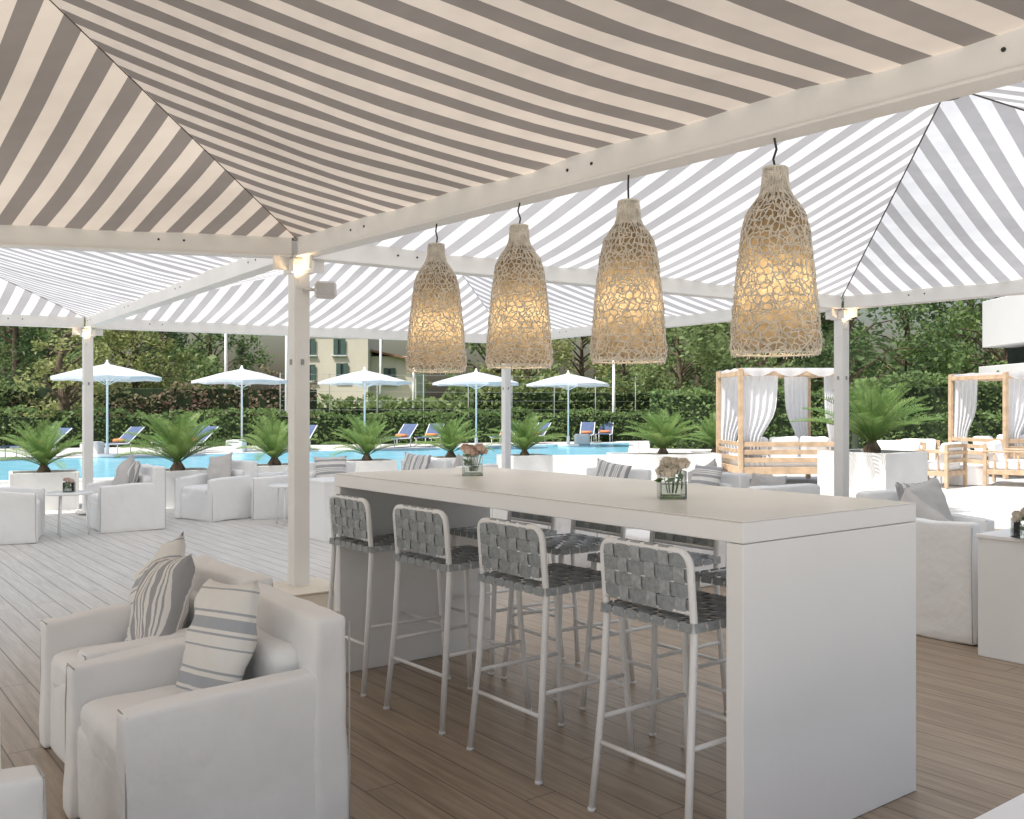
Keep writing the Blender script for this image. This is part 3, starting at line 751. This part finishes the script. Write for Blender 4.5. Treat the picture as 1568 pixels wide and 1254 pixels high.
# ------------------------------------------------------------------ hedges
def hedge(name, a, c, z1, thick, mat, dens=110, ls=.16, z0=0, rough_=.12):
    b = MB(); a = V((*a, 0)); c = V((*c, 0)); d = c-a; ln = d.length; d.normalize(); nn = V((-d.y, d.x, 0))
    b.box((a+c)/2+V((0, 0, (z0+z1)/2-.12)), (ln, max(.1, thick-.35), z1-z0-.2), math.atan2(d.y, d.x), 1, .03)
    n = int(ln*(z1-z0)*dens)
    def hh(s): return z1+rough_*2*noise.noise(V((s*.6, z1, a.x)))+rough_*noise.noise(V((s*2.3, 3, a.y)))
    for i in range(n):
        s = rnd.uniform(0, ln); H = hh(s); z = z0+(H-z0)*rnd.random(); off = -thick/2*(1+.3*noise.noise(V((s*1.2, z*1.5, 2))))+rnd.uniform(-.08, .16)
        b.leaf(a+d*s+nn*off+V((0, 0, z)), ls*rnd.uniform(.6, 1.2))
    for i in range(int(ln*thick*dens*.8)):
        s = rnd.uniform(0, ln); b.leaf(a+d*s+nn*rnd.uniform(-thick/2, thick/2)+V((0, 0, hh(s)+rnd.uniform(-.12, .07))), ls*rnd.uniform(.6, 1.2))
    b.obj(name, [mat, M_core])
M_core = pm('hedge_core', (.03, .05, .018), .95, .3, 3)
LG = leaf_mat('leaf_hedge', (.14, .22, .075), (.24, .34, .12), .8)
LD = leaf_mat('leaf_dark', (.085, .15, .06), (.15, .22, .09), .5)
LY = leaf_mat('leaf_yellow', (.27, .31, .11), (.40, .42, .17), .6)
LR = leaf_mat('leaf_russet', (.31, .21, .16), (.21, .25, .11), .7)
LM = leaf_mat('leaf_mid', (.17, .24, .09), (.28, .35, .14), .4)
hedge('clipped_hedge', (-26, 33), (-9, 38.5), 1.35, 1.0, LG, 110, .17)
hedge('clipped_hedge', (-9, 38.5), (8, 44.5), 1.3, 1.0, LG, 110, .17)
hedge('russet_shrub_border', (-22, 42), (-9.5, 46), 2.6, 1.4, LR, 60, .26, 0, .45)
hedge('shrub_border', (-9.5, 47), (-2, 49), 1.7, 1.4, LM, 55, .28, 0, .5)
hedge('shrub_border', (-2, 49), (9, 50), 2.5, 1.4, LM, 55, .28, 0, .6)
hedge('tall_hedge', (5.2, 35.5), (14, 33), 2.15, 1.2, LG, 110, .18)
hedge('tall_hedge', (9.3, 25.8), (17, 24.5), 2.25, 1.2, LG, 130, .14)
hedge('clipped_hedge', (9.0, 23.6), (16, 22.6), 1.35, .9, LG, 150, .12)
hedge('tall_hedge', (-30, 36), (-21, 42.5), 2.5, 1.2, LM, 80, .24)

b = MB(); a = V((-10, 41, 0)); c = V((8, 46.8, 0)); n = 9
for i in range(n+1): p = a.lerp(c, i/n); b.tube([p, p+V((0, 0, 3.0))], .022, 0, 6)
for z in (1.4, 1.8, 2.2, 2.6, 2.95): b.tube([a+V((0, 0, z)), c+V((0, 0, z))], .005, 0, 4)
b.obj('wire_fence', [pm('fence_grey', (.35, .38, .35), .6)])
for (x, y, h) in ((-13.4, 44.5, 7.5), (-9.6, 40.5, 7), (-7.6, 55, 7), (4.8, 44.8, 4.0), (-5.8, 56, 5)):
    b = MB(); b.tube([(0, 0, 0), (0, 0, h)], [.09, .06], 0, 10); b.box((0, 0, .05), (.3, .3, .1), 0, 0, .01); b.box((0, -.2, h), (.18, .5, .08), 0, 0, .02)
    b.obj('light_pole', [M_steel], (x, y, 0))

# ------------------------------------------------------------------ trees
def tree_mesh(seed, H, RW, mat, nclump=46, per=85, ls=.34, conifer=False, base=.22):
    r = random.Random(seed); b = MB()
    b.tube([(0, 0, 0), (r.uniform(-.2, .2), r.uniform(-.2, .2), H*.35), (r.uniform(-.3, .3), 0, H*.7), (0, 0, H*.93)], [.28, .2, .12, .03], 1, 8)
    for i in range(nclump):
        if conifer:
            t = (i+.5)/nclump; z = H*(.08+.92*t); R_ = RW*(1-t)**.8+.15; az = r.uniform(0, 6.28); rad = R_*r.uniform(.4, 1); cr = .35+.55*(1-t)
        else:
            u = r.random(); z = H*(base+(1-base)*u*.98); R_ = RW*math.sqrt(max(.03, 1-((u-.42)/.62)**2)); az = r.uniform(0, 6.28); rad = R_*r.uniform(.25, 1)**.6; cr = RW*r.uniform(.18, .34)
        c0 = V((rad*math.cos(az), rad*math.sin(az), z))
        b.tube([(0, 0, max(.5, z-rad*.5)), c0*.5+V((0, 0, z*.46)), c0], [.07, .045, .015], 1, 5, False)
        for k in range(per):
            d = V((r.gauss(0, 1), r.gauss(0, 1), r.gauss(0, .75))).normalized()*cr*r.uniform(.35, 1.08)
            b.leaf(c0+d, ls*r.uniform(.6, 1.25), 0, .55 if not conifer else .3)
    return b.mesh('tree', [mat, M_bark])
TM = [tree_mesh(1, 9.5, 3.4, LM, 46, 110, .29), tree_mesh(2, 11, 3.8, LD, 52, 110, .29), tree_mesh(3, 8, 3.0, LY, 38, 110, .26), tree_mesh(4, 12, 2.8, LD, 60, 90, .30, True), tree_mesh(5, 9, 3.6, LG, 46, 110, .29)]
nm = ['broadleaf_tree', 'oak_tree', 'acacia_tree', 'cedar_tree', 'lime_tree']
tr = random.Random(3)
spots = []
x = -40
while x < 46:
    if not (-17 < x < -1.5): spots.append((x, 55+tr.uniform(-3, 4)))
    x += tr.uniform(4.2, 5.8)
x = -44
while x < 50:
    if not (-20 < x < -2): spots.append((x, 65+tr.uniform(-3, 4)))
    x += tr.uniform(5, 7)
x = -60
while x < 64:
    spots.append((x, 88+tr.uniform(-3, 4))); x += tr.uniform(7, 10)
spots += [(-24, 46), (-19.5, 49), (11, 42), (14.3, 41), (8.3, 47), (24, 46), (29, 44)]
for x, y in spots:
    k = tr.choice([0, 0, 2, 2, 3, 4, 4]) if x < 9 else tr.choice([1, 0, 4, 4])
    s = tr.uniform(.7, 1.15)
    place(TM[k], nm[k], (x, y, -.2), tr.uniform(0, 6.28), (s, s, s*tr.uniform(.9, 1.1)))
ub = MB()
for i in range(8000):
    x = rnd.uniform(-50, 50)
    if -15.5 < x < -4: z = rnd.uniform(0, 2.0)
    else: z = rnd.uniform(0, 3.6+1.2*math.sin(x*.9))
    y = 59+rnd.uniform(-2, 2)+2*math.sin(x*.5); ub.leaf((x, y, z), rnd.uniform(.4, .8))
ub.obj('undergrowth_foliage', [LM])
place(tree_mesh(9, 4.6, 1.7, LY, 26, 70, .2), 'acacia_tree', (-17.2, 36.5, 0), 1)

# ------------------------------------------------------------------ houses
b = MB()
b.box((-13.2, 74, 4), (5.2, 8, 8), 0, 0, .01); b.box((-9.0, 75, 2.7), (3.6, 7, 5.4), 0, 0, .01)
b.box((-13.2, 74, 8.15), (6.2, 9, .3), 0, 1, .02)
b.add([(-10.7, 71, 5.9), (-6.9, 71, 5.1), (-6.9, 79, 5.1), (-10.7, 79, 5.9), (-10.7, 71, 5.75), (-6.9, 71, 4.95), (-6.9, 79, 4.95), (-10.7, 79, 5.75)], [(0, 1, 2, 3), (4, 7, 6, 5), (0, 4, 5, 1), (1, 5, 6, 2)], 1)
for (x, z) in ((-12.7, 6.0), (-12.5, 4.2), (-14.9, 4.1), (-14.9, 6.0), (-9.2, 3.9)):
    y0 = 69.97 if x < -10.8 else 71.47
    b.box((x, y0, z), (.6, .06, 1.15), 0, 2, .01)
    for sg in (-1, 1): b.box((x+sg*.27, y0-.06, z), (.34, .05, 1.2), 0, 3, .01)
    b.box((x, y0-.04, z-.66), (1.1, .18, .1), 0, 4, .01)
b.obj('cream_house', [M_cream, M_tile, M_win, M_shut, M_bwhite])
b = MB()
b.box((23.6, 36, 4.9), (8.6, 6, 1.9), 0, 0, .02); b.box((24.6, 37, 3.4), (8, 5, 1.2), 0, 1, .01); b.box((23.4, 36, 2.9), (8.4, 6.2, .55), 0, 0, .02); b.box((24.6, 37, 1.3), (8, 5, 2.6), 0, 0, .02)
for x in (21.6, 23.3, 25.0): b.box((x, 34.45, 3.4), (.08, .1, 1.1), 0, 0, .01)
b.obj('white_modern_building', [M_bwhite, M_win])

# ------------------------------------------------------------------ world, sun, camera
el = math.radians(60); sd = V((-.80, -.60, 0)).normalized(); sdir = V((sd.x*math.cos(el), sd.y*math.cos(el), math.sin(el)))
w = bpy.data.worlds.new('World'); sc.world = w; w.use_nodes = True
nt = w.node_tree; bg = nt.nodes['Background']
sky = nt.nodes.new('ShaderNodeTexSky'); sky.sky_type = 'NISHITA'; sky.sun_disc = False; sky.sun_elevation = el; sky.sun_rotation = math.atan2(sd.x, sd.y) % (2*math.pi)
sky.dust_density = 5; sky.air_density = 1.4; sky.ozone_density = 1.0
nt.links.new(sky.outputs[0], bg.inputs[0]); bg.inputs[1].default_value = .15
sl = bpy.data.lights.new('sun', 'SUN'); sl.energy = 5; sl.angle = math.radians(.8); sl.color = (1, .985, .965)
so = bpy.data.objects.new('sun', sl); bpy.context.collection.objects.link(so); so.rotation_euler = sdir.to_track_quat('Z', 'Y').to_euler(); so.location = (0, 0, 30)
cam = bpy.data.cameras.new('camera'); co = bpy.data.objects.new('camera', cam); bpy.context.collection.objects.link(co)
co.location = (0, 0, 1.46); co.rotation_euler = (math.pi/2, 0, 0); cam.lens = 33.4; cam.sensor_width = 36; cam.clip_end = 2000; cam.clip_start = .05; cam.shift_y = -.001
sc.camera = co
sc.view_settings.view_transform = 'Standard'; sc.view_settings.look = 'None'; sc.view_settings.exposure = 0
